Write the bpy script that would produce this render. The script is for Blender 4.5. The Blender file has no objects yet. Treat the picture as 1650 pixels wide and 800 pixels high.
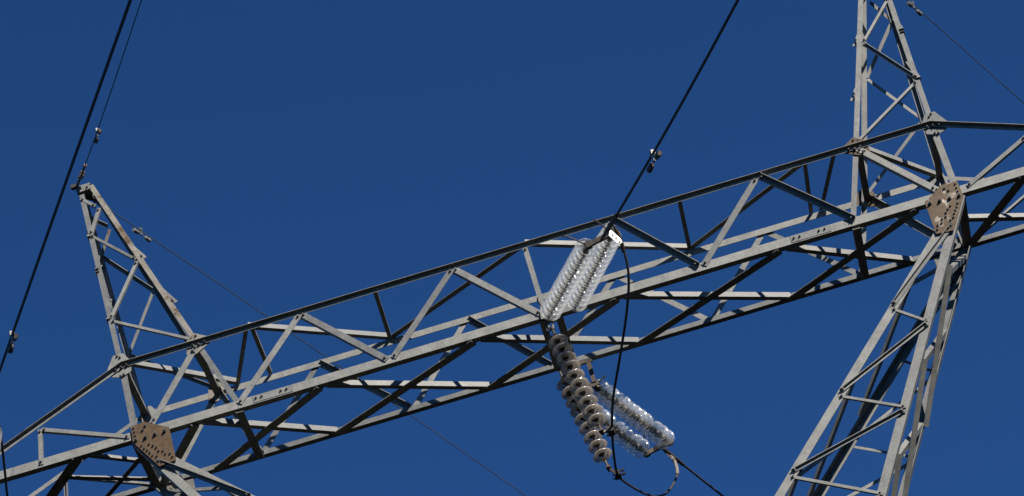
import bpy, bmesh, math, random
from mathutils import Vector as V, Matrix, Quaternion

sc = bpy.context.scene
random.seed(7)
rad = math.radians

# ------------------------------------------------------------------ camera
cam_d = bpy.data.cameras.new('camera')
cam = bpy.data.objects.new('camera', cam_d)
sc.collection.objects.link(cam)
sc.camera = cam
cam_d.lens = 118.92
cam_d.sensor_width = 36.0
cam_d.clip_end = 6000
RX = V((0.95832534, 0.1894616, -0.21381498))
UP = V((0.28533339, -0.59798049, 0.74900213))
FW = V((-0.01404996, 0.77879627, 0.62711958))
m = Matrix((RX, UP, -FW)).transposed().to_4x4()
m.translation = V((0.38995912, -31.3341079, -23.70986179))
cam.matrix_world = m

# ------------------------------------------------------------------ sky, sun, exposure
SUN_EL, SUN_AZ = rad(33), rad(40)          # azimuth: degrees to the right of the direction towards the camera
world = bpy.data.worlds.new('World')
sc.world = world
world.use_nodes = True
nt = world.node_tree
bg = nt.nodes['Background']
sky = nt.nodes.new('ShaderNodeTexSky')
sky.sky_type = 'NISHITA'
sky.sun_disc = False
sky.sun_elevation = SUN_EL
sky.sun_rotation = math.pi - SUN_AZ
sky.altitude = 1500
sky.air_density = 1.0
sky.dust_density = 0.2
sky.ozone_density = 3.0
deep = nt.nodes.new('ShaderNodeMix')          # the deep blue of a polarised clear sky
deep.data_type = 'RGBA'
deep.blend_type = 'MULTIPLY'
deep.inputs[0].default_value = 1.0
deep.inputs[7].default_value = (.35, .775, 1.29, 1)
nt.links.new(sky.outputs[0], deep.inputs[6])
nt.links.new(deep.outputs[2], bg.inputs[0])
bg.inputs[1].default_value = 0.0415

sun_d = bpy.data.lights.new('sun', 'SUN')
sun_d.energy = 5.0
sun_d.angle = rad(0.53)
sun_d.color = (1.0, 0.95, 0.88)
sun = bpy.data.objects.new('sun', sun_d)
sc.collection.objects.link(sun)
to_sun = V((math.sin(SUN_AZ) * math.cos(SUN_EL), -math.cos(SUN_AZ) * math.cos(SUN_EL), math.sin(SUN_EL)))
sun.rotation_euler = to_sun.to_track_quat('Z', 'Y').to_euler()
sun.location = to_sun * 60

sc.view_settings.view_transform = 'Standard'
sc.view_settings.look = 'None'
sc.view_settings.gamma = 1.0
sc.view_settings.exposure = 0.8
sc.view_settings.use_curve_mapping = False
sc.render.film_transparent = False
sc.cycles.max_bounces = 24
sc.cycles.transmission_bounces = 24
sc.cycles.transparent_max_bounces = 24
sc.cycles.sample_clamp_indirect = 6.0


# ------------------------------------------------------------------ materials
def new_mat(name):
    mt = bpy.data.materials.new(name)
    mt.use_nodes = True
    n = mt.node_tree
    return mt, n, n.nodes['Principled BSDF']


def noise(n, scale, detail=4, rough=.6, coord=None):
    t = n.nodes.new('ShaderNodeTexNoise')
    t.inputs['Scale'].default_value = scale
    t.inputs['Detail'].default_value = detail
    t.inputs['Roughness'].default_value = rough
    if coord: n.links.new(coord, t.inputs['Vector'])
    return t


def ramp(n, fac, stops):
    r = n.nodes.new('ShaderNodeValToRGB')
    r.color_ramp.elements[0].position, r.color_ramp.elements[0].color = stops[0][0], (*stops[0][1], 1)
    r.color_ramp.elements[1].position, r.color_ramp.elements[1].color = stops[1][0], (*stops[1][1], 1)
    for p, c in stops[2:]:
        e = r.color_ramp.elements.new(p)
        e.color = (*c, 1)
    n.links.new(fac, r.inputs[0])
    return r


def mixc(n, fac, a, b, mode='MIX'):
    x = n.nodes.new('ShaderNodeMix')
    x.data_type = 'RGBA'
    x.blend_type = mode
    if isinstance(fac, float): x.inputs[0].default_value = fac
    else: n.links.new(fac, x.inputs[0])
    for i, s in ((6, a), (7, b)):
        if isinstance(s, tuple): x.inputs[i].default_value = (*s, 1)
        else: n.links.new(s, x.inputs[i])
    return x.outputs[2]


def steel(name, base, rust=0.0, rough=.55, metal=.05, spangle=.16):
    """weathered galvanised steel: spangle, cloudy zinc patina, streaks of rust"""
    mt, n, p = new_mat(name)
    tc = n.nodes.new('ShaderNodeTexCoord').outputs['Object']
    vor = n.nodes.new('ShaderNodeTexVoronoi')
    vor.inputs['Scale'].default_value = 55
    n.links.new(tc, vor.inputs['Vector'])
    cl = noise(n, 7, 5, .65, tc)
    g = lambda k: tuple(c * k for c in base)
    c1 = ramp(n, cl.outputs[0], [(.3, g(.78)), (.7, g(1.16))]).outputs[0]
    bw = ramp(n, vor.outputs['Color'], [(.1, (1 - spangle,) * 3), (.9, (1 + spangle * .6,) * 3)]).outputs[0]
    c2 = mixc(n, 1.0, c1, bw, 'MULTIPLY')
    oi = n.nodes.new('ShaderNodeObjectInfo')
    rv = ramp(n, oi.outputs['Random'], [(0, (.70, .715, .73)), (.55, (1.0, .99, .97)), (1, (1.16, 1.14, 1.09))]).outputs[0]
    c3 = mixc(n, 1.0, c2, rv, 'MULTIPLY')
    rn = noise(n, 5.5, 8, .7, tc)
    if rust > 0:
        t0 = .78 - rust * .45
        fac = ramp(n, rn.outputs[0], [(t0, (0, 0, 0)), (t0 + .09, (1, 1, 1))]).outputs[0]
        rc = ramp(n, noise(n, 24, 5, .7, tc).outputs[0], [(.3, (.048, .030, .014)), (.75, (.105, .067, .034))]).outputs[0]
        c3 = mixc(n, fac, c3, rc)
        n.links.new(mixc(n, fac, (metal,) * 3, (0, 0, 0)), p.inputs['Metallic'])
    else:
        p.inputs['Metallic'].default_value = metal
    p.inputs['Specular IOR Level'].default_value = .28
    n.links.new(c3, p.inputs['Base Color'])
    rr = ramp(n, cl.outputs[0], [(.3, (rough - .08,) * 3), (.7, (rough + .1,) * 3)]).outputs[0]
    n.links.new(rr, p.inputs['Roughness'])
    bp = n.nodes.new('ShaderNodeBump')
    bp.inputs['Strength'].default_value = .12
    bp.inputs['Distance'].default_value = .004
    n.links.new(rn.outputs[0], bp.inputs['Height'])
    n.links.new(bp.outputs[0], p.inputs['Normal'])
    return mt


GALV = steel('galvanised_steel', (.162, .162, .152), .24)
GALV_RUST = steel('galvanised_steel_stained', (.165, .152, .13), .58)
PLATE_RUST = steel('rusted_plate', (.25, .21, .175), 1.25, .5, .1)
PLATE_PATCH = steel('patchy_rusted_plate', (.33, .295, .25), .92, .45, .2)
BOLT = steel('bolt_steel', (.10, .09, .08), .5, .5, .4)
FIT = steel('forged_fitting', (.072, .06, .05), .5, .45, .5)
BRIGHT = steel('bright_aluminium', (.27, .265, .255), 0, .35, .6, .05)

CABLE, n_, p_ = new_mat('weathered_conductor')
p_.inputs['Base Color'].default_value = (.042, .040, .038, 1)
p_.inputs['Metallic'].default_value = .3
p_.inputs['Roughness'].default_value = .6
wv = n_.nodes.new('ShaderNodeTexWave')
wv.inputs['Scale'].default_value = 40
bp_ = n_.nodes.new('ShaderNodeBump')
bp_.inputs['Strength'].default_value = .4
bp_.inputs['Distance'].default_value = .003
n_.links.new(wv.outputs[0], bp_.inputs['Height'])
n_.links.new(bp_.outputs[0], p_.inputs['Normal'])

EARTH, n_, p_ = new_mat('weathered_earth_wire')
nz = noise(n_, 30, 3)
n_.links.new(ramp(n_, nz.outputs[0], [(.3, (.06, .058, .055)), (.7, (.13, .125, .12))]).outputs[0], p_.inputs['Base Color'])
p_.inputs['Metallic'].default_value = .4
p_.inputs['Roughness'].default_value = .5


def glass(name, tint, lo, hi, rough, gloss, transl, refr):
    """thin-walled toughened glass: clear straight through, brighter and more reflecting where it is seen edge-on"""
    mt = bpy.data.materials.new(name)
    mt.use_nodes = True
    n = mt.node_tree
    n.nodes.remove(n.nodes['Principled BSDF'])
    out = n.nodes['Material Output']
    tr = n.nodes.new('ShaderNodeBsdfTransparent')
    tr.inputs[0].default_value = (.97, .98, .975, 1)
    gl = n.nodes.new('ShaderNodeBsdfGlossy')
    gl.inputs['Color'].default_value = (.95, .95, .95, 1)
    gl.inputs['Roughness'].default_value = rough
    df = n.nodes.new('ShaderNodeBsdfDiffuse')
    tl = n.nodes.new('ShaderNodeBsdfTranslucent')
    nz = noise(n, 45, 3)
    col = ramp(n, nz.outputs[0], [(.3, tuple(c * .8 for c in tint)), (.7, tint)]).outputs[0]
    n.links.new(col, df.inputs[0])
    n.links.new(col, tl.inputs[0])
    def mix(f, a, b):
        x = n.nodes.new('ShaderNodeMixShader')
        if isinstance(f, float): x.inputs[0].default_value = f
        else: n.links.new(f, x.inputs[0])
        n.links.new(a.outputs[0], x.inputs[1])
        n.links.new(b.outputs[0], x.inputs[2])
        return x
    rf = n.nodes.new('ShaderNodeBsdfGlass')
    rf.inputs['Color'].default_value = (.97, .98, .975, 1)
    rf.inputs['Roughness'].default_value = rough
    rf.inputs['IOR'].default_value = 1.5
    body = mix(refr, mix(gloss, mix(transl, df, tl), gl), rf)
    lw = n.nodes.new('ShaderNodeLayerWeight')
    lw.inputs[0].default_value = .3
    mr = n.nodes.new('ShaderNodeMapRange')
    mr.inputs['To Min'].default_value = lo
    mr.inputs['To Max'].default_value = hi
    n.links.new(lw.outputs['Facing'], mr.inputs[0])
    n.links.new(mix(mr.outputs[0], tr, body).outputs[0], out.inputs[0])
    return mt


GLASS = glass('clear_toughened_glass', (.84, .825, .785), .20, .95, .045, .45, .3, .15)
SMOKY = glass('dusty_grey_glass', (.50, .44, .37), .66, .97, .14, .2, .5, .15)

GROUND, n_, p_ = new_mat('dry_hillside')
tc = n_.nodes.new('ShaderNodeTexCoord').outputs['Object']
a_ = ramp(n_, noise(n_, .25, 8, .7, tc).outputs[0], [(.35, (.004, .0055, .004)), (.65, (.010, .0105, .008))]).outputs[0]
b_ = ramp(n_, noise(n_, 3, 6, .7, tc).outputs[0], [(.3, (.5,) * 3), (.7, (1.2,) * 3)]).outputs[0]
n_.links.new(mixc(n_, 1.0, a_, b_, 'MULTIPLY'), p_.inputs['Base Color'])
p_.inputs['Roughness'].default_value = .95
p_.inputs['Specular IOR Level'].default_value = .02
CONCRETE, n_, p_ = new_mat('footing_concrete')
n_.links.new(ramp(n_, noise(n_, 8, 6).outputs[0], [(.3, (.25, .24, .22)), (.7, (.38, .37, .34))]).outputs[0], p_.inputs['Base Color'])
p_.inputs['Roughness'].default_value = .9


# ------------------------------------------------------------------ mesh helpers
def link_obj(name, bm, mat, parent=None, smooth=False):
    bmesh.ops.recalc_face_normals(bm, faces=bm.faces)
    me = bpy.data.meshes.new(name)
    bm.to_mesh(me)
    bm.free()
    me.materials.append(mat)
    if smooth:
        for f in me.polygons: f.use_smooth = True
    o = bpy.data.objects.new(name, me)
    sc.collection.objects.link(o)
    if parent: o.parent = parent
    return o


def thing(name, label, cat, loc=(0, 0, 0), group=None):
    o = bpy.data.objects.new(name, None)
    o.empty_display_size = .2
    sc.collection.objects.link(o)
    o.location = loc
    o['label'] = label
    o['category'] = cat
    if group: o['group'] = group
    return o


def tag(o, label, cat, group=None):
    o['label'] = label
    o['category'] = cat
    if group: o['group'] = group
    return o


def prism(bm, pts, off):
    """closed prism: polygon pts (3D) extruded by vector off"""
    a = [bm.verts.new(p) for p in pts]
    b = [bm.verts.new(p + off) for p in pts]
    k = len(pts)
    bm.faces.new(a)
    bm.faces.new(list(reversed(b)))
    for i in range(k):
        bm.faces.new((a[i], a[(i + 1) % k], b[(i + 1) % k], b[i]))


def angle_bm(bm, p0, p1, a, b, wa, wb, t):
    """L section from p0 to p1 (the heel line), flanges along a and b"""
    d = (p1 - p0).normalized()
    a = (a - d * a.dot(d)).normalized()
    b = (b - d * b.dot(d))
    b = (b - a * b.dot(a)).normalized()
    prof = [V((0, 0)), V((wa, 0)), V((wa, t)), V((t, t)), V((t, wb)), V((0, wb))]
    prism(bm, [p0 + a * q.x + b * q.y for q in prof], p1 - p0)


def bar_bm(bm, p0, p1, a, wa, wb):
    """flat or square bar centred on p0-p1"""
    d = (p1 - p0).normalized()
    a = (a - d * a.dot(d)).normalized()
    b = d.cross(a)
    prism(bm, [p0 + a * sx * wa / 2 + b * sy * wb / 2 for sx, sy in ((-1, -1), (1, -1), (1, 1), (-1, 1))], p1 - p0)


def tube_bm(bm, pts, r, seg=10, cap=True):
    rings = []
    nrm = None
    for i, p in enumerate(pts):
        d = (pts[min(i + 1, len(pts) - 1)] - pts[max(i - 1, 0)]).normalized()
        if nrm is None:
            nrm = d.orthogonal().normalized()
        nrm = (nrm - d * nrm.dot(d)).normalized()
        bn = d.cross(nrm)
        rr = r[i] if isinstance(r, (list, tuple)) else r
        rings.append([bm.verts.new(p + (nrm * math.cos(2 * math.pi * k / seg) + bn * math.sin(2 * math.pi * k / seg)) * rr) for k in range(seg)])
    for i in range(len(rings) - 1):
        for k in range(seg):
            bm.faces.new((rings[i][k], rings[i][(k + 1) % seg], rings[i + 1][(k + 1) % seg], rings[i + 1][k]))
    if cap:
        bm.faces.new(rings[0])
        bm.faces.new(list(reversed(rings[-1])))


def lathe_bm(bm, prof, seg=32, mat=Matrix()):
    """prof: list of (r, z); r == 0 closes on the axis"""
    rings = []
    for r, z in prof:
        if r < 1e-6:
            rings.append([bm.verts.new(mat @ V((0, 0, z)))])
        else:
            rings.append([bm.verts.new(mat @ V((r * math.cos(2 * math.pi * k / seg), r * math.sin(2 * math.pi * k / seg), z))) for k in range(seg)])
    for A, B in zip(rings, rings[1:]):
        for k in range(seg):
            j = (k + 1) % seg
            if len(A) == 1 and len(B) > 1: bm.faces.new((A[0], B[k], B[j]))
            elif len(B) == 1 and len(A) > 1: bm.faces.new((A[k], B[0], A[j]))
            elif len(A) > 1: bm.faces.new((A[k], A[j], B[j], B[k]))


def bolt_bm(bm, p, n, s=1.0, spin=0.0):
    """hex head, washer and a stub of thread standing on a surface at p with normal n"""
    n = n.normalized()
    u = n.orthogonal().normalized()
    q = Quaternion(n, spin)
    u = q @ u
    v = n.cross(u)
    ring = lambda r, k: [p + (u * math.cos(2 * math.pi * i / k) + v * math.sin(2 * math.pi * i / k)) * r for i in range(k)]
    prism(bm, [x - n * .001 for x in ring(.021 * s, 12)], n * .005 * s)
    prism(bm, [x + n * .0045 * s for x in ring(.0175 * s, 6)], n * .017 * s)
    prism(bm, [x + n * .021 * s for x in ring(.0095 * s, 8)], n * .02 * s)


def catmull(pts, k=8):
    out = []
    n = len(pts)
    for i in range(n - 1):
        p0, p1, p2, p3 = pts[max(i - 1, 0)], pts[i], pts[i + 1], pts[min(i + 2, n - 1)]
        for j in range(k):
            t = j / k
            out.append(.5 * ((2 * p1) + (p2 - p0) * t + (2 * p0 - 5 * p1 + 4 * p2 - p3) * t * t + (3 * p1 - p0 - 3 * p2 + p3) * t ** 3))
    out.append(pts[-1])
    return out


# ------------------------------------------------------------------ the ground
bm = bmesh.new()
N = 90
gv = {}


def spread(i):                       # fine cells near the tower, coarse ones far away
    u = i / N * 2 - 1
    return math.copysign(abs(u) ** 3, u) * 2600 + u * 40


def ground_z(x, y):
    s = -19.2 + .2 * max(-220, min(y, 220)) + (.02 * (y - 220) if y > 220 else 0) + (.02 * (y + 220) if y < -220 else 0)
    return s + .5 * math.sin(x * .11 + 1) * math.sin(y * .09) * min(1, (abs(x) + abs(y)) / 60)


for i in range(N + 1):
    for j in range(N + 1):
        x, y = spread(i), spread(j)
        gv[i, j] = bm.verts.new((x, y, ground_z(x, y)))
for i in range(N):
    for j in range(N):
        bm.faces.new((gv[i, j], gv[i + 1, j], gv[i + 1, j + 1], gv[i, j + 1]))
g = link_obj('ground', bm, GROUND, smooth=True)
g['kind'] = 'structure'

# ------------------------------------------------------------------ the tower
W, H = .485, 1.11                   # half depth and height of the crossbeam
TIP = 7.25                          # arm tips
tower = thing('lattice_tower', 'tall grey galvanised steel lattice pylon with crossbeam, two earth wire peaks and forked legs', 'pylon', (0, 0, ground_z(0, 0)))
TZ = V((0, 0, -ground_z(0, 0)))     # world -> tower space
X_, Y_, Z_ = V((1, 0, 0)), V((0, 1, 0)), V((0, 0, 1))
jit = [0]


def j():
    jit[0] = (jit[0] + 1) % 7
    return jit[0] * .0006


def part(name, bm, mat=GALV):
    bmesh.ops.translate(bm, verts=bm.verts, vec=TZ)
    return link_obj(name, bm, mat, tower)


def member(name, p0, p1, a, b, wa, wb, t=.009, mat=GALV, bolts=None):
    bm = bmesh.new()
    angle_bm(bm, p0, p1, a, b, wa, wb, t)
    if bolts:
        for q, n, s in bolts: bolt_bm(bm, q, n, s, random.random())
    return part(name, bm, mat)


def face_brace(name, s, q0, q1, w=.085, wb=.07, style='L', t=.008, mat=GALV, out=.026, yf=None, nb=1):
    """brace lying on the front (s=-1) or back (s=+1) face between (x,z) points.
    L: standing leg turned inward; T: standing leg outward on the upper edge; B: outward on the lower edge"""
    yf = yf or (lambda z: W)
    P = [V((x, s * (yf(z) + out + j()), z)) for x, z in (q0, q1)]
    d = (P[1] - P[0]).normalized()
    nrm = V((0, s, 0))
    up = nrm.cross(d)
    if up.z < 0: up = -up
    if style == 'L':                                     # heel on the lower edge, leg inward
        a, b, hp = up, -nrm, [p - up * w / 2 for p in P]
    elif style == 'U':                                   # heel on the upper edge, leg inward
        a, b, hp = -up, -nrm, [p + up * w / 2 for p in P]
    elif style == 'T':
        a, b, hp = -up, nrm, [p + up * w / 2 for p in P]
    else:
        a, b, hp = up, nrm, [p - up * w / 2 for p in P]
    bl = []
    if s < 0 or style != 'x':
        e = nrm * (t + .001 if style in 'TB' else .001)
        for p, sg in ((P[0], 1), (P[1], -1)):
            for k in range(nb):
                bl.append((p + d * sg * (.035 + .055 * k) + e, nrm, .85))
    return member(name, hp[0], hp[1], a, b, w, wb, t, mat, bl)


def flat_brace(name, z, q0, q1, style, w=.09, wb=.085, t=.008, mat=GALV, sgn=-1):
    """brace in a horizontal plane between (x,y) points; N: standing leg up on the near edge, F: up on the far edge"""
    P = [V((x, y, z + sgn * j())) for x, y in (q0, q1)]
    d = (P[1] - P[0]).normalized()
    near = Z_.cross(d)
    if near.y > 0: near = -near
    if style == 'N':
        hp, a = [p + near * w / 2 for p in P], -near
    else:
        hp, a = [p - near * w / 2 for p in P], near
    return member(name, hp[0], hp[1], a, Z_, w, wb, t, mat)


def side_brace(name, P0, P1, ax, w=.06, wb=.05, style='near', t=.007, mat=GALV):
    """brace in a face whose outward normal is about +-X (ax)"""
    d = (P1 - P0).normalized()
    e = ax.cross(d).normalized()
    if e.y > 0: e = -e
    o = ax * (.012 + j())
    if style == 'near':
        return member(name, P0 + e * w / 2 + o, P1 + e * w / 2 + o, -e, -ax, w, wb, t, mat)
    return member(name, P0 - e * w / 2 + o, P1 - e * w / 2 + o, e, ax, w, wb, t, mat)


def plate(name, pts, y0, th, mat, bolts=(), s=-1, lift=0.0):
    """vertical gusset plate in the XZ plane with its bolts as children"""
    bm = bmesh.new()
    prism(bm, [V((x, y0, z)) for x, z in pts], V((0, s * th, 0)))
    bmesh.ops.bevel(bm, geom=bm.edges[:], offset=.002, segments=1, affect='EDGES')
    o = part(name, bm, mat)
    for x, z, sz in bolts:
        b = bpy.data.objects.new('bolt', bolt_mesh)
        sc.collection.objects.link(b)
        b.parent = o
        b.rotation_euler = (rad(90) if s < 0 else rad(-90), random.random() * 3, 0)
        b.location = V((x, y0 + s * (th + (lift if sz > .995 else 0)), z)) + TZ
        b.scale = (sz * .82,) * 3
    return o


tb = bmesh.new()
bolt_bm(tb, V((0, 0, 0)), Z_)
bmesh.ops.recalc_face_normals(tb, faces=tb.faces)
bolt_mesh = bpy.data.meshes.new('bolt')
tb.to_mesh(bolt_mesh)
tb.free()
bolt_mesh.materials.append(BOLT)

# --- chords of the crossbeam and the two arms
f = -W
member('bottom_chord', V((-TIP, f - .014, 0)), V((TIP, f - .014, 0)), Z_, Y_, .114, .085, .012)
member('bottom_chord', V((-TIP, W + .002, 0)), V((TIP, W + .002, 0)), Z_, Y_, .065, .075, .010)
CT = 4.94
member('top_chord', V((-CT, f - .024, H)), V((CT, f - .024, H)), -Z_, -Y_, .053, .057, .005)
member('top_chord', V((-CT, W + .004, H)), V((CT, W + .004, H)), -Z_, Y_, .085, .06, .009)
for sx in (-1, 1):
    for y, s, wb in ((f - .024, -1, .07), (W + .004, 1, .06)):
        member('arm_top_chord', V((sx * CT, y, H)), V((sx * TIP, y, .06)), -Z_, V((0, s, 0)), .054, wb * .8, .006)
    # arm bracing
    for s in (-1, 1):
        face_brace('arm_brace', s, (sx * 6.02, .53), (sx * 6.07, .03), .05, .045, 'L')
        if sx < 0:
            face_brace('arm_brace', s, (-6.0, .52), (-5.0, .05), .05, .045, 'L')
        else:
            face_brace('arm_brace', s, (5.06, .07), (5.9, .52), .05, .045, 'L')
    bm = bmesh.new()
    bar_bm(bm, V((sx * (TIP - .05), -W, .1)), V((sx * (TIP - .05), W, .1)), Z_, .16, .014)
    part('arm_end_plate', bm)
flat_brace('arm_strut', -.012, (-5.5, f + .04), (-4.98, -.05), 'N', .05, .04)
flat_brace('arm_strut', -.012, (-5.66, f + .03), (-6.5, W), 'F', .13, .12, mat=GALV_RUST)
flat_brace('arm_strut', -.03, (-5.85, -.2), (-4.97, .3), 'F', .06, .06)
flat_brace('arm_strut', -.012, (-5.0, -.12), (-5.65, W), 'F', .06, .06)
flat_brace('arm_strut', -.012, (4.98, W), (5.70, f + .03), 'F', .12, .1)
flat_brace('arm_strut', -.012, (5.0, .0), (6.1, W), 'N', .07, .06)
flat_brace('arm_strut', -.012, (6.0, W), (6.7, f), 'F', .1, .08)

# --- front and back face bracing of the beam
HT = H - .045
FRONT = [(-2.77, -3.68, 'L'), (-2.75, -1.90, 'L'), (-.91, -1.83, 'L'), (-.89, -.06, 'L'), (1.03, .02, 'L'), (1.06, 1.83, 'T'), (2.80, 1.90, 'L'), (2.84, 3.70, 'T')]
for xt, xb, st in FRONT:
    dark = st == 'T'
    top, bot = (xt, HT), (xb, .06)
    face_brace('diagonal_brace', -1, top, bot, .076 if not dark else .07, .06, 'U' if (st == 'L' and xt > xb) else st)
BACK = [(-2.80, -3.66, 'T'), (-2.78, -1.85, 'U'), (-.95, -1.80, 'T'), (-.93, -.12, 'U'), (.90, -.08, 'T'), (.92, 1.80, 'T'), (2.75, 1.86, 'T'), (2.77, 3.66, 'T')]
for xt, xb, st in BACK:
    face_brace('diagonal_brace', 1, (xt, HT + .01), (xb, .05), .07, .06, st)
face_brace('hanger', -1, (-.02, HT), (-.01, .1), .06, .05, 'L')

# --- bottom plane: crossed diagonals, cross struts
for a, b in ((-4.21, -2.75), (-2.71, -.89), (-.86, .94), (.86, 2.79), (2.81, 4.27)):
    flat_brace('bottom_diagonal', -.010, (a + .06, f + .045), (b, W), 'N', .062, .072)
for a, b in ((-4.23, -2.71), (-2.75, -.86), (-.89, .86), (.94, 2.81), (2.79, 4.45), (-4.9, -4.21)):
    flat_brace('bottom_diagonal', -.024, (a, W), (b - .03, f + .03), 'F', .108, .07)
for x, wd in ((-3.70, .09), (3.70, .09), (-.06, .075), (.14, .085), (-4.95, .1), (4.95, .1)):
    flat_brace('cross_strut', -.036, (x, f + .01), (x, W), 'N' if abs(x) > 1 else 'F', wd, .08)
# --- top plane
for a, b in ((-3.40, -1.88), (-.01, 1.85), (-4.9, -3.78), (4.02, 4.9)):
    flat_brace('top_diagonal', H + .004, (a, f), (b, W), 'N', .055, .065, sgn=1)
for a, b in ((-1.88, -.05), (1.85, 3.40)):
    flat_brace('top_diagonal', H + .004, (a, W), (b, f), 'F', .075, .06, sgn=1)
for a, b in ((-1.85, -1.88), (1.87, 1.85), (-3.42, -3.78), (-3.36, -3.37), (3.40, 3.36), (3.76, 3.48)):
    flat_brace('top_strut', H + .002, (a, f), (b, W), 'F', .05, .05, sgn=1)
for x in (-4.94, -4.04, 4.04, 4.94):
    flat_brace('top_strut', H - .06, (x, f), (x, W), 'F', .08, .06, sgn=1)

# --- posts between the chords at the towers, and the peaks above them
APZ, APY = 4.34, .08


def peak_y(z):
    return W if z < H else W - (W - APY) * (z - H) / (APZ - H)


for sx in (-1, 1):
    for s in (-1, 1):
        ys = lambda z: V((0, s * peak_y(z), 0))
        inw = V((0, -s, 0))
        mt = GALV
        # outer leg: from the main gusset to the top chord, then the peak leg
        member('peak_leg', V((sx * 4.97, s * (W - .002), .0)), V((sx * 4.985, s * (W - .002), H)), V((-sx, 0, 0)), inw, .078, .07, .010)
        member('peak_leg', V((sx * 4.985, s * (W - .002), H)), V((sx * 5.16, s * APY, APZ)), V((-sx, 0, 0)), inw, .064, .06, .009)
        # inner leg: runs down through the top chord to the bottom chord
        member('peak_leg', V((sx * 3.64, s * (W - .004), .02)), V((sx * 3.99, s * (W - .004), H)), V((sx, 0, 0)), inw, .064, .06, .009)
        member('peak_leg', V((sx * 3.99, s * (W - .004), H)), V((sx * 4.96, s * APY, APZ)), V((sx, 0, 0)), inw, .064, .06, .009,
               GALV_RUST if (sx < 0 and s < 0) else GALV)
    py = lambda z: peak_y(z)
    kw = dict(yf=py, out=.004)
    face_brace('peak_brace', -1, (sx * 5.14, 4.14), (sx * 4.97, 3.93), 0.042, 0.038, 'L', **kw)
    face_brace('peak_brace', -1, (sx * 4.93, 3.88), (sx * 5.08, 3.46), 0.046, 0.038, 'L', **kw)
    face_brace('peak_brace', -1, (sx * 5.08, 3.44), (sx * 4.58, 2.80), 0.034, 0.034, 'L', **kw)
    face_brace('peak_brace', -1, (sx * 4.57, 2.76), (sx * 4.99, 1.93), 0.042, 0.038, 'L' if sx < 0 else 'T', **kw)
    face_brace('peak_brace', -1, (sx * 4.99, 1.89), (sx * 4.05, 1.18), 0.034, 0.034, 'L', **kw)
    face_brace('peak_brace', 1, (sx * 5.12, 4.0), (sx * 4.92, 3.8), 0.046, 0.038, 'U' if sx < 0 else 'T', **kw)
    face_brace('peak_brace', 1, (sx * 4.9, 3.76), (sx * 5.07, 3.41), 0.042, 0.038, 'T', mat=GALV_RUST, **kw)
    face_brace('peak_brace', 1, (sx * 5.07, 3.40), (sx * 4.54, 2.72), 0.046, 0.042, 'U' if sx < 0 else 'T', **kw)
    face_brace('peak_brace', 1, (sx * 4.54, 2.70), (sx * 4.99, 1.94), 0.038, 0.038, 'T', **kw)
    face_brace('peak_brace', 1, (sx * 4.99, 1.92), (sx * 4.06, 1.15), 0.042, 0.038, 'U' if sx < 0 else 'T', **kw)
    # side faces of the peak
    for za, zb in ((1.9, 2.75), (2.8, 3.4)):
        xo = lambda z: 4.985 + (z - H) * .0556
        xi = lambda z: 3.99 + (z - H) * .308
        side_brace('peak_brace', V((sx * xo(za), -py(za), za)), V((sx * xo(zb), py(zb), zb)), V((sx, 0, 0)))
        side_brace('peak_brace', V((sx * xi(za), -py(za), za)), V((sx * xi(zb), py(zb), zb)), V((-sx, 0, .3)).normalized(), style='far')
        side_brace('peak_brace', V((sx * xo(zb), -py(zb), zb)), V((sx * xo(zb + .5), py(zb + .5), zb + .5)), V((sx, 0, 0)))
    # diagonal of the panel under the peak
    face_brace('post_diagonal', -1, (sx * 4.03, H - .04), (sx * 4.74, .12), .078, .065, 'U' if sx < 0 else 'L', out=.018, nb=2)
    face_brace('post_diagonal', 1, (sx * 4.05, H - .02), (sx * 4.8, .02), .085, .07, 'T' if sx < 0 else 'U', out=.02, nb=2)
    # peak cap
    bm = bmesh.new()
    prism(bm, [V((sx * 5.19, y, APZ)) for y in (-.11, .11)] + [V((sx * 4.99, y, APZ)) for y in (.11, -.11)], V((0, 0, .014)))
    part('peak_cap', bm)
    bm = bmesh.new()
    prism(bm, [V((sx * x, -.125, z)) for x, z in ((5.175, 4.33), (5.0, 4.33), (4.98, 4.25), (5.17, 4.23))], V((0, .012, 0)))
    for x in (5.14, 5.03): bolt_bm(bm, V((sx * x, -.126, 4.28)), -Y_, .8)
    part('peak_cap', bm)

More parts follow.
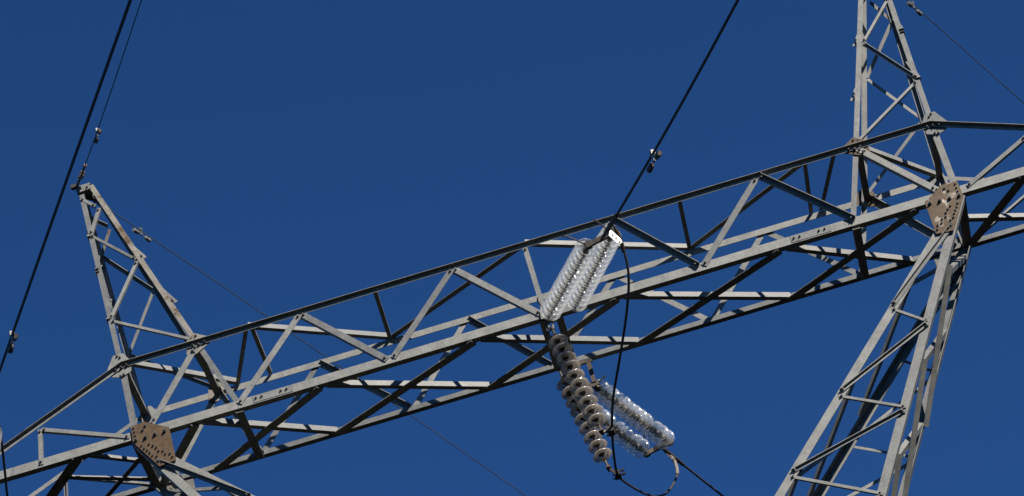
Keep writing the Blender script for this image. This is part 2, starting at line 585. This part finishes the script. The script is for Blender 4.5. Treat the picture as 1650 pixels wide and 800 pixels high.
# --- the forked legs below the beam
FB = -5.2
fin = lambda z: 4.96 + .945 * z
fou = lambda z: 4.985 + .558 * z
for sx in (-1, 1):
    for s in (-1, 1):
        inw = V((0, -s, 0))
        zi, zo = -.12, -.03
        member('fork_leg', V((sx * (fin(zi) - .05), s * (W + .0145), zi)), V((sx * (fin(FB) - .05), s * (W + .0145), FB)), V((sx, 0, 0)), inw, .10, .09, .012)
        member('fork_leg', V((sx * (fou(zo) + .03), s * (W + .001), zo)), V((sx * (fou(FB) + .03), s * (W + .001), FB)), V((-sx, 0, 0)), inw, .10, .09, .012)
        st1 = 'T' if sx > 0 else 'U'
        seq = [(fou(-.40) - .02, -.40, fin(-1.25), -1.25, 'T', .06), (fin(-1.28), -1.28, fou(-1.60), -1.60, 'L', .04),
               (fou(-1.62), -1.62, fin(-2.18), -2.18, 'T', .05), (fin(-2.22), -2.22, fou(-2.62), -2.62, 'L', .04),
               (fou(-2.66), -2.66, fin(-3.02), -3.02, 'T', .05), (fin(-3.06), -3.06, fou(-3.62), -3.62, 'L', .045),
               (fou(-3.66), -3.66, fin(-3.95), -3.95, 'T', .05), (fin(-4.0), -4.0, fou(-4.7), -4.7, 'L', .045)]
        for x0, z0, x1, z1, st, wd in seq:
            face_brace('fork_brace', s, (sx * x0, z0), (sx * x1, z1), wd * .8, .042 if st == 'T' else .03, st if s < 0 else 'T', out=.018)
    # side faces of the fork
    oax = V((sx * .87, 0, -.49))
    iax = V((-sx * .73, 0, .69))
    P = lambda fx, y, z: V((sx * fx(z), y * .89, z))
    for zf, zb in ((-2.0, -1.15), (-3.12, -2.29), (-4.25, -3.43), (-.9, -.2)):
        side_brace('fork_strut', P(fou, -W, zf - .15), P(fou, W, zb), oax, .075, .06, 'near')
        side_brace('fork_strut', P(fin, -W, zf * .95 - .15), P(fin, W, zb * .95), iax, .065, .05, 'near')
    for zf, zb in ((-.85, -2.29), (-2.0, -3.43), (-3.12, -4.5)):
        side_brace('fork_strut', P(fou, -W, zf) + oax * .012, P(fou, W, zb) + oax * .012, oax, .06, .05, 'far')
        side_brace('fork_strut', P(fin, -W, zf * .85) + iax * .012, P(fin, W, zb * .85) + iax * .012, iax, .07, .06, 'far')

# --- body under the fork, down to the footings (below the picture)
wx, wy = fou(FB) + .03, W
gz = lambda x, y: ground_z(x, y)
bx, by = 2.9, 2.3
for sx in (-1, 1):
    for s in (-1, 1):
        foot = V((sx * bx, s * by, gz(sx * bx, s * by)))
        member('body_leg', foot, V((sx * wx, s * wy, FB)), V((-sx, 0, 0)), V((0, -s, 0)), .16, .16, .014)
        bm = bmesh.new()
        lathe_bm(bm, [(0, .25), (.32, .25), (.36, .22), (.4, -.6), (0, -.6)], 20, Matrix.Translation(foot))
        part('footing', bm, CONCRETE)
for s in (-1, 1):
    member('waist_beam', V((-wx, s * wy, FB)), V((wx, s * wy, FB)), Z_, V((0, -s, 0)), .11, .1, .011)
    member('waist_beam', V((s * wx, -wy, FB)), V((s * wx, wy, FB)), Z_, V((-s, 0, 0)), .11, .1, .011)
bm = bmesh.new()
zb0 = -19.0
lv = [FB + (zb0 - FB) * k / 5 for k in range(6)]
hw = lambda z: (wx + (bx - wx) * (FB - z) / (FB - zb0), wy + (by - wy) * (FB - z) / (FB - zb0))
for z0, z1 in zip(lv, lv[1:]):
    (x0, y0), (x1, y1) = hw(z0), hw(z1)
    for s in (-1, 1):
        for k in (-1, 1):
            angle_bm(bm, V((k * x0, s * (y0 + .012 + .01 * (k > 0)), z0)), V((-k * x1, s * (y1 + .012 + .01 * (k > 0)), z1)), Z_, V((0, s, 0)), .07, .06, .007)
            angle_bm(bm, V((s * (x0 + .012 + .01 * (k > 0)), k * y0, z0)), V((s * (x1 + .012 + .01 * (k > 0)), -k * y1, z1)), Z_, V((s, 0, 0)), .07, .06, .007)
part('body_bracing', bm)

# --- gusset plates
POLY = [(4.97, .175), (4.80, .185), (4.53, .01), (4.52, -.475), (4.725, -.495), (4.972, -.06)]
BOLTS = [(4.935, .135, .8), (4.935, .08, .8), (4.93, .025, .8), (4.93, -.045, 1.45), (4.80, .115, 1), (4.835, .07, 1), (4.815, -.045, 1.5), (4.70, -.04, 1.5),
         (4.585, -.035, 1.5)] + [(x, z, .85) for x, z in ((4.88, -.14), (4.855, -.19), (4.825, -.23), (4.80, -.27), (4.775, -.32), (4.73, -.35),
         (4.725, -.41), (4.68, -.44), (4.79, -.15), (4.75, -.185), (4.715, -.225), (4.695, -.28), (4.645, -.30), (4.625, -.35), (4.575, -.365), (4.555, -.42))]
for sx in (-1, 1):
    for s in (-1, 1):
        plate('gusset_plate', [(sx * x, z) for x, z in POLY], s * (W + .0285), .014, (PLATE_RUST if sx < 0 else PLATE_PATCH) if s < 0 else GALV_RUST,
              [(sx * x, z, k) for x, z, k in BOLTS], s)
        # small kite plates where the peak legs cross the top chord
        plate('joint_plate', [(sx * x, z) for x, z in ((4.03, 1.26), (3.90, 1.17), (3.87, 1.06), (4.06, .95), (4.17, .98), (4.14, 1.18))], s * (W + .002), .010,
              PLATE_RUST if sx > 0 else GALV_RUST, [(sx * x, z, k) for x, z, k in ((4.02, 1.21, .9), (4.10, 1.0, .9), (4.075, .975, .9), (3.93, 1.075, 1), (4.0, 1.06, 1), (4.07, 1.07, 1))], s, .014)
        plate('joint_plate', [(sx * x, z) for x, z in (((5.03, 1.28), (4.91, 1.28), (4.82, 1.12), (4.85, .98), (4.97, .93), (5.08, .97), (5.13, 1.08)) if s < 0 else ((4.99, 1.2), (4.86, 1.18), (4.80, 1.08), (4.82, .96), (4.95, .92), (5.02, .98)))], s * (W + .003), .010,
              GALV, [(sx * x, z, k) for x, z, k in ((4.98, 1.25, .9), (4.95, 1.22, .9), (4.94, .96, .9), (4.98, .95, .9), (4.88, 1.07, 1), (4.95, 1.06, 1), (5.02, 1.04, 1))], s, .014)
# splice covers on the front bottom chord
for xs in (-3.28, 3.18):
    plate('splice_plate', [(xs - .24, .012), (xs + .24, .012), (xs + .24, .108), (xs - .24, .108)], f - .0145, .006, GALV,
          [(xs - .20, .065, .9), (xs - .13, .065, .9), (xs + .10, .065, .9), (xs + .17, .065, .9)])
# hanging plate of the centre strings
plate('string_bracket', [(-.06, .10), (-.07, -.04), (.38, -.04), (.39, .03), (.30, .05), (.07, .05), (.03, .10)], f - .040, .012, GALV,
      [(-.03, .06, .8), (.2, .01, .8)])


# ------------------------------------------------------------------ insulator strings
def glass_disc_bm(s=1.0, seg=40):
    bm = bmesh.new()
    prof = [(.030, .042), (.046, .040), (.066, .044), (.090, .054), (.112, .066), (.1255, .080), (.1275, .089), (.1235, .094), (.117, .090), (.110, .080),
            (.098, .074), (.078, .068), (.076, .094), (.071, .098), (.066, .093), (.063, .065),
            (.045, .062), (.034, .066), (.030, .060), (.030, .042)]
    lathe_bm(bm, [(r * s, z * s) for r, z in prof], seg)
    bmesh.ops.remove_doubles(bm, verts=bm.verts, dist=1e-5)
    return bm


def cap_bm(s=1.0):
    bm = bmesh.new()
    lathe_bm(bm, [(r * s, z * s) for r, z in ((0, -.012), (.016, -.012), (.020, .0), (.034, .006), (.041, .02), (.044, .045), (.046, .050), (.040, .0515), (.0288, .053), (.028, .074), (.012, .078), (.0105, .128), (.017, .133), (.015, .141), (0, .141))], 20)
    return bm


def mesh_of(bm, name, mat):
    bmesh.ops.recalc_face_normals(bm, faces=bm.faces)
    me = bpy.data.meshes.new(name)
    bm.to_mesh(me)
    bm.free()
    me.materials.append(mat)
    for q in me.polygons: q.use_smooth = True
    return me


clear_me = mesh_of(glass_disc_bm(), 'glass_disc', GLASS)
smoky_me = mesh_of(glass_disc_bm(.93), 'glass_disc', SMOKY)
cap_me = mesh_of(cap_bm(), 'metal_cap', FIT)
PITCH = .146


def string_at(A, B, label, me, group, horns=(), links=.15):
    """insulator string from its tower end A to its wire end B; the discs fill the length between short fittings"""
    d = (B - A)
    L = d.length
    root = thing('insulator_string', label, 'insulator', A, group)
    q = d.to_track_quat('Z', 'Y')
    root.rotation_mode = 'QUATERNION'
    root.rotation_quaternion = q
    nd = max(1, int((L - links * .8) / PITCH))
    z0 = (L - nd * PITCH) * .55
    for k in range(nd):
        g_ = bpy.data.objects.new('glass_disc', me)
        sc.collection.objects.link(g_)
        g_.parent = root
        g_.location = (0, 0, z0 + k * PITCH)
        g_.rotation_euler = (random.uniform(-.02, .02), random.uniform(-.02, .02), random.random() * 6)
        c_ = bpy.data.objects.new('metal_cap', cap_me)
        sc.collection.objects.link(c_)
        c_.parent = g_
    for zz0, zz1, nm in ((-.02, z0 - .005, 'shackle'), (z0 + nd * PITCH - .012, L + .01, 'socket_clevis')):
        bm = bmesh.new()
        tube_bm(bm, [V((0, 0, zz0)), V((0, 0, zz1))], .014, 8)
        bar_bm(bm, V((-.03, 0, zz0 + .01)), V((.03, 0, zz0 + .01)), Z_, .03, .03)
        bar_bm(bm, V((0, -.028, zz1 - .02)), V((0, .028, zz1 - .02)), Z_, .032, .03)
        link_obj(nm, bm, FIT, root)
    for z_, ang, up, ln in horns:
        bm = bmesh.new()
        u = V((math.cos(ang), math.sin(ang), 0))
        zz = z0 - .03 if z_ == 0 else L - .02
        sg = 1 if z_ == 0 else -1
        tube_bm(bm, catmull([V((0, 0, zz)), u * ln * .55 + V((0, 0, zz)), u * ln + V((0, 0, zz + sg * up * .4)), u * ln * 1.08 + V((0, 0, zz + sg * up))], 5), .0085, 8)
        link_obj('arcing_horn', bm, FIT, root)
    return root


F1A, F1B = V((.02, -.575, -.05)), V((.68, -2.53, -.78))
F2A, F2B = V((.34, -.575, -.03)), V((.97, -2.55, -.73))
GT = 'glass tension insulator strings holding the line wires'
string_at(F1A, F1B, 'left one of the two bright white glass insulator strings rising from the beam centre', clear_me, GT, [(0, 2.2, .12, .2), (1, 2.6, .05, .28)])
string_at(F2A, F2B, 'right one of the two bright white glass insulator strings rising from the beam centre', clear_me, GT, [(1, 2.3, .03, .24)])
B1A, B1B = V((.29, .56, -.34)), V((.97, 2.45, -.11))
B2A, B2B = V((-.02, .56, -.38)), V((.67, 2.44, -.18))
string_at(B1A, B1B, 'upper clear glass insulator string slanting down right behind the beam centre', clear_me, GT, [(0, 2.8, .02, .16), (1, 1.6, .12, .2)])
string_at(B2A, B2B, 'lower clear glass insulator string slanting down right, partly behind the hanging discs', clear_me, GT, [(1, 1.9, .1, .2)])
GJ = 'hanging glass insulator strings of the jumper cable'
J1A, J1B = V((.02, -.45, -.16)), V((.235, -.60, -1.84))
J2A, J2B = V((-.05, .50, -.02)), V((.19, .44, -1.62))
string_at(J1A, J1B, 'front hanging string of greyish insulator discs under the beam, ending higher', smoky_me, GJ, links=.2)
string_at(J2A, J2B, 'longer hanging string of greyish insulator discs, its lower end lowest in the picture', smoky_me, GJ, links=.2)
# the pair on the left arm, just beyond the edge of the picture
DL = V((-7.17, .32, .09))
string_at(F1A + DL, F1B + DL, 'left glass insulator string at the tip of the left arm', clear_me, GT)
string_at(F2A + DL, F2B + DL, 'right glass insulator string at the tip of the left arm', clear_me, GT)

string_at(B1A + DL, B1B + DL, 'upper rear glass insulator string of the left arm', clear_me, GT)
string_at(B2A + DL, B2B + DL, 'lower rear glass insulator string of the left arm', clear_me, GT)


# short links from the tower to the rear strings
def hardware(name, label, cat, build, mat=FIT, group=None, smooth=False):
    bm = bmesh.new()
    build(bm)
    return tag(link_obj(name, bm, mat, smooth=smooth), label, cat, group)


def rear_link(bm):
    bar_bm(bm, V((.02, .50, -.04)), V((.02, .53, -.36)), X_, .05, .03)
    bar_bm(bm, V((.31, .50, -.04)), V((.31, .53, -.33)), X_, .05, .03)
    bar_bm(bm, V((-.06, .54, -.39)), V((.36, .54, -.34)), Z_, .07, .022)
    bar_bm(bm, V((-.05, .50, -.03)), V((.36, .50, -.03)), Z_, .05, .03)


hardware('hanger_yoke', 'dark steel yoke on which the two rear insulator strings hang', 'yoke', rear_link)


def jumper_hanger(bm):
    for dx in (-.035, .035):
        bar_bm(bm, V((.02 + dx, -.45, -.03)), V((.02 + dx * .5, -.45, -.16)), X_, .018, .03)
    bar_bm(bm, V((-.04, -.45, -.035)), V((.1, -.45, -.035)), Z_, .02, .06)
    tube_bm(bm, [V((-.04, -.44, -.07)), V((-.045, -.44, -.14)), V((0, -.44, -.17))], .007, 6)


hardware('jumper_hanger', 'small galvanised shackle at the top of the front hanging disc string', 'shackle', jumper_hanger, GALV)


# ------------------------------------------------------------------ wires
def wire_pts(E, sgn, th, a, b, smax, smin=0.0, s_lin=1e9, n=60):
    out = []
    for i in range(n + 1):
        s = smin + (smax - smin) * (i / n) ** 1.6
        zz = a * s + b * s * s if s < s_lin else a * s_lin + b * s_lin ** 2 + (a + 2 * b * s_lin) * (s - s_lin)
        out.append(E + V((math.sin(th) * s, sgn * math.cos(th) * s, zz)))
    return out


def wire(name, label, pts, r, mat, cat='cable', group=None):
    bm = bmesh.new()
    tube_bm(bm, pts, r, 10)
    return tag(link_obj(name, bm, mat, smooth=True), label, cat, group)


CF = dict(E=V((.8761, -2.65, -.8066)), sgn=-1, th=.3515, a=-.3413, b=.0058, s_lin=6.5)
CL = dict(E=V((-6.30, -2.378, -.7145)), sgn=-1, th=.4003, a=-.3386, b=-.0005)
EL = dict(E=V((-5.0977, -.15, 4.4091)), sgn=-1, th=.4013, a=-.3398, b=.0042, s_lin=6)
ELB = dict(E=V((-5.0797, .15, 4.3792)), sgn=1, th=.3565, a=.1036, b=-.0012)
ERB = dict(E=V((5.026, .15, 4.3899)), sgn=1, th=.4275, a=.111, b=-.002)
CB = dict(E=V((.8796, 2.60, -.0721)), sgn=1, th=.3348, a=.0993, b=.002)
wire('conductor', 'thick dark conductor running up from the bright insulators at the beam centre', wire_pts(smax=34, **CF), .0150, CABLE)
wire('conductor', 'thick dark conductor at the far left, passing left of the lower peak', wire_pts(smax=34, **CL), .0150, CABLE)
wire('conductor', 'dark conductor leaving the rear insulator pair to the lower right', wire_pts(smax=60, **CB), .0150, CABLE)
CLB = dict(CB, E=CB['E'] + DL)
wire('conductor', 'dark conductor leaving the rear insulators of the left arm', wire_pts(smax=60, **CLB), .0150, CABLE)
wire('earth_wire', 'thin dark earth wire rising from the left peak tip towards the viewer', wire_pts(smax=34, **EL), .0065, CABLE)
wire('earth_wire', 'thin grey earth wire slanting from the left peak behind the beam to the bottom', wire_pts(smax=60, **ELB), .0065, EARTH)
wire('earth_wire', 'thin grey earth wire slanting down right from the right peak', wire_pts(smax=60, **ERB), .0065, EARTH)

JP = [V(p) for p in ((1.0, -2.66, -.72), (1.03, -2.55, -.86), (1.01, -2.30, -1.12), (.88, -1.95, -1.34), (.65, -1.40, -1.55), (.47, -.95, -1.68), (.35, -.60, -1.86),
                     (.28, 0, -1.84), (.27, .43, -1.76), (.36, .90, -1.61), (.51, 1.50, -1.38), (.66, 2.00, -1.13), (.81, 2.35, -.84), (.95, 2.60, -.49), (.97, 2.74, -.20))]
wire('jumper_cable', 'black jumper cable looping from the front conductor under the beam to the rear conductor', catmull(JP, 8), .0150, CABLE)
JL = [V(p) for p in ((-6.08, -2.62, -.62), (-6.12, -2.3, -.42), (-6.15, -2.0, -.46), (-6.20, -1.8, -.57), (-6.28, -1.5, -.70), (-6.36, -1.2, -.80), (-6.5, -.6, -.98), (-6.6, .2, -1.05), (-6.55, 1.4, -.9), (-6.3, 2.6, -.5), (-6.2, 3.06, -.11))]
JL[0], JL[1] = V((-6.17, -2.42, -.70)), V((-6.15, -2.25, -.52))
wire('jumper_cable', 'short piece of black jumper cable hanging at the left edge below the arm', catmull(JL, 8), .0150, CABLE)


# ------------------------------------------------------------------ line fittings
def yoke(A, B, name, label):
    d = (B - A).normalized()
    def bld(bm):
        bar_bm(bm, A - d * .05, B + d * .05, Z_, .06, .03)
        for q in (A, B): bar_bm(bm, q - d * .03, q + d * .03, Z_, .085, .05)
    return hardware(name, label, 'yoke', bld)


yoke(F1B, F2B, 'yoke_bar', 'dark yoke bar across the upper ends of the bright front strings')
yoke(B1B, B2B, 'yoke_bar', 'dark yoke bar joining the lower ends of the two rear strings')
yoke(B1B + DL, B2B + DL, 'yoke_bar', 'yoke bar of the rear insulator strings at the left arm')
yoke(F1B + DL, F2B + DL, 'yoke_bar', 'yoke bar of the insulator strings at the left arm tip')


def dead_end(E, nxt, flag_dir, label, flag_len=.2, face=None):
    """compression dead-end clamp: tapered barrel on the wire plus a flat three-hole terminal flag"""
    d = (nxt - E).normalized()
    root = thing('dead_end_clamp', label, 'clamp', E)
    I = lambda p: p - E
    bm = bmesh.new()
    tube_bm(bm, [I(E - d * .16), I(E), I(E + d * .06), I(E + d * .55), I(E + d * .58)], [.018, .02, .027, .025, .018], 12)
    link_obj('barrel', bm, FIT, root, smooth=True)
    f_ = flag_dir.normalized()
    nrm = face.normalized() if face else d.cross(f_).normalized()
    f_ = (f_ - nrm * f_.dot(nrm)).normalized()
    side = nrm.cross(f_).normalized()
    bm = bmesh.new()
    o = d * .10 + nrm * .02
    L = flag_len
    prism(bm, [o + f_ * x + side * y - nrm * .006 for x, y in ((0, -.024), (.04, -.036), (L, -.036), (L + .04, -.018), (L + .04, .018), (L, .034), (.04, .034), (0, .022))], nrm * .012)
    fl = link_obj('terminal_flag', bm, BRIGHT, root)
    bm = bmesh.new()
    for k in range(3):
        for sg in (1, -1):
            c = o + f_ * (.08 + k * .055)
            prism(bm, [c + (f_ * math.cos(i * math.pi / 3) + side * math.sin(i * math.pi / 3)) * .013 + nrm * sg * .0062 for i in range(6)], nrm * sg * .010)
    b_ = link_obj('flag_bolts', bm, BOLT, fl)
    return root


wf = wire_pts(smax=2, **CF)
dead_end(wf[0], wf[30], V((.22, .0, -.30)), 'bright three-bolt terminal flag and dark clamp at top of front insulators', .17, V((.35, -.9, -.15)))
wb_ = wire_pts(smax=2, **CB)
dead_end(wb_[0] - V((0, 0, 0)), wb_[30], V((.25, .1, -.5)), 'grey clamp joining jumper loop and conductor at the lower right', .12)
wl = wire_pts(smax=2, **CL)
dead_end(wl[0], wl[30], V((.3, .15, .3)), 'conductor clamp at the left picture edge beside the arm', .17)


def tail_lug(bm):
    pts = catmull(JP[-3:], 8)
    tube_bm(bm, pts[8:], [.022] * (len(pts) - 8), 10)
    tube_bm(bm, [JP[-1], JP[-1] + V((-.03, .02, .1)), V((1.0, 2.95, -.03))], .018, 8)


hardware('compression_lug', 'pale compression lug at the rear end of the jumper loop', 'lug', tail_lug, GALV_RUST)


def front_lug(bm):
    pts = catmull(JP[:3], 8)
    tube_bm(bm, pts[3:12], .023, 10)


hardware('compression_lug', 'brownish compression lug below the bright terminal flag', 'lug', front_lug, FIT)


def jclamp(P, Q, label):
    def bld(bm):
        bar_bm(bm, Q - V((.01, .07, 0)), Q + V((-.01, .07, .02)), X_, .07, .06)
        bar_bm(bm, P, Q, Y_, .022, .03)
        bar_bm(bm, P + V((0, -.05, .0)), P + V((0, .05, 0)), X_, .04, .03)
        for k in (-.04, .04):
            tube_bm(bm, [Q + V((-.07, k, -.01)), Q + V((.07, k, .03))], .010, 6)
            bolt_bm(bm, Q + V((.05, k, .02)), V((1, 0, .4)), .9)
    return hardware('jumper_clamp', label, 'clamp', bld)


jclamp(J1B, V((.345, -.58, -1.865)), 'small clamp tying the jumper cable to the front hanging string')
jclamp(J2B, V((.275, .42, -1.765)), 'small clamp tying the jumper cable to the lowest disc string end')


def peak_fitting(E, nxt, cap, label):
    d = (nxt - E).normalized()
    def bld(bm):
        bar_bm(bm, cap, cap + (E - cap) * .55, X_, .03, .04)
        tube_bm(bm, [cap + (E - cap) * .4, E + d * .05], .015, 8)
        for k in (.05, .12, .2):
            bar_bm(bm, E + d * k, E + d * (k + .045), X_, .05, .04)
        tube_bm(bm, [E + d * .05, E + d * .42], .016, 8)
        tube_bm(bm, [E + d * .1 + V((-.05, 0, 0)), E + d * .1 + V((.05, 0, 0))], .011, 6)
        bar_bm(bm, E + d * .40, E + d * .45, X_, .04, .035)
        bar_bm(bm, cap + V((-.08, 0, -.02)), cap + V((.02, 0, -.02)), Z_, .05, .05)
    return hardware('earth_wire_clamp', label, 'clamp', bld)


for kw, cap, lab in ((EL, V((-5.15, -.13, 4.36)), 'dark shackles and clamp standing on the tip of the left peak'),
                     (ELB, V((-5.05, .13, 4.36)), 'earth wire clamp behind the tip of the left peak'),
                     (ERB, V((5.05, .13, 4.36)), 'earth wire clamp behind the tip of the right peak')):
    pp = wire_pts(smax=2, **kw)
    peak_fitting(pp[0], pp[40], cap, lab)


def point_at(kw, s):
    p = wire_pts(smax=s, **kw)
    return p[-1], (p[-1] - p[-2]).normalized()


def damper(kw, s, scale, label, wm=None):
    """Stockbridge damper: clamp on the wire, messenger strand and two bell weights"""
    P, d = point_at(kw, s)
    root = thing('vibration_damper', label, 'damper', P, 'vibration dampers clipped on the wires')
    dn = V((0, 0, -1))
    dn = (dn - d * dn.dot(d)).normalized()
    k = scale
    c = dn * .075 * k
    bm = bmesh.new()
    sd = d.cross(dn)
    bar_bm(bm, -dn * .03 * k, c + dn * .012 * k, d, .05 * k, .022 * k)
    bar_bm(bm, -dn * .018 * k - d * .03 * k, -dn * .018 * k + d * .03 * k, dn, .045 * k, .05 * k)
    bolt_bm(bm, dn * .02 * k + sd * .012 * k, sd, .9 * k)
    link_obj('clamp', bm, BRIGHT, root)
    bm = bmesh.new()
    tube_bm(bm, catmull([c - d * .17 * k + dn * .012 * k, c - d * .08 * k, c, c + d * .08 * k, c + d * .17 * k + dn * .012 * k], 5), .007 * k, 8)
    link_obj('messenger', bm, BRIGHT, root)
    for sg in (-1, 1):
        bm = bmesh.new()
        a = c + d * sg * .085 * k + dn * .006 * k
        e = c + d * sg * .215 * k + dn * .014 * k
        u = (e - a)
        tube_bm(bm, [a, a + u * .04, a + u * .1, a + u * .55, a + u * .6, a + u * .94, e], [.012 * k, .026 * k, .029 * k, .029 * k, .032 * k, .032 * k, .026 * k], 14)
        link_obj('weight', bm, wm or FIT, root)
    return root


damper(EL, 1.36, .78, 'damper on the thin wire just above the left peak')
damper(CL, 2.72, 1.0, 'black damper on the thick conductor near the left edge')
damper(CF, 2.0, 1.0, 'damper on the centre conductor above the bright insulators')
damper(ELB, 1.12, .85, 'pale damper on the thin wire to the right of the left peak', GALV)
damper(ERB, 1.28, .85, 'damper on the thin wire at the top right beside the right peak', GALV)
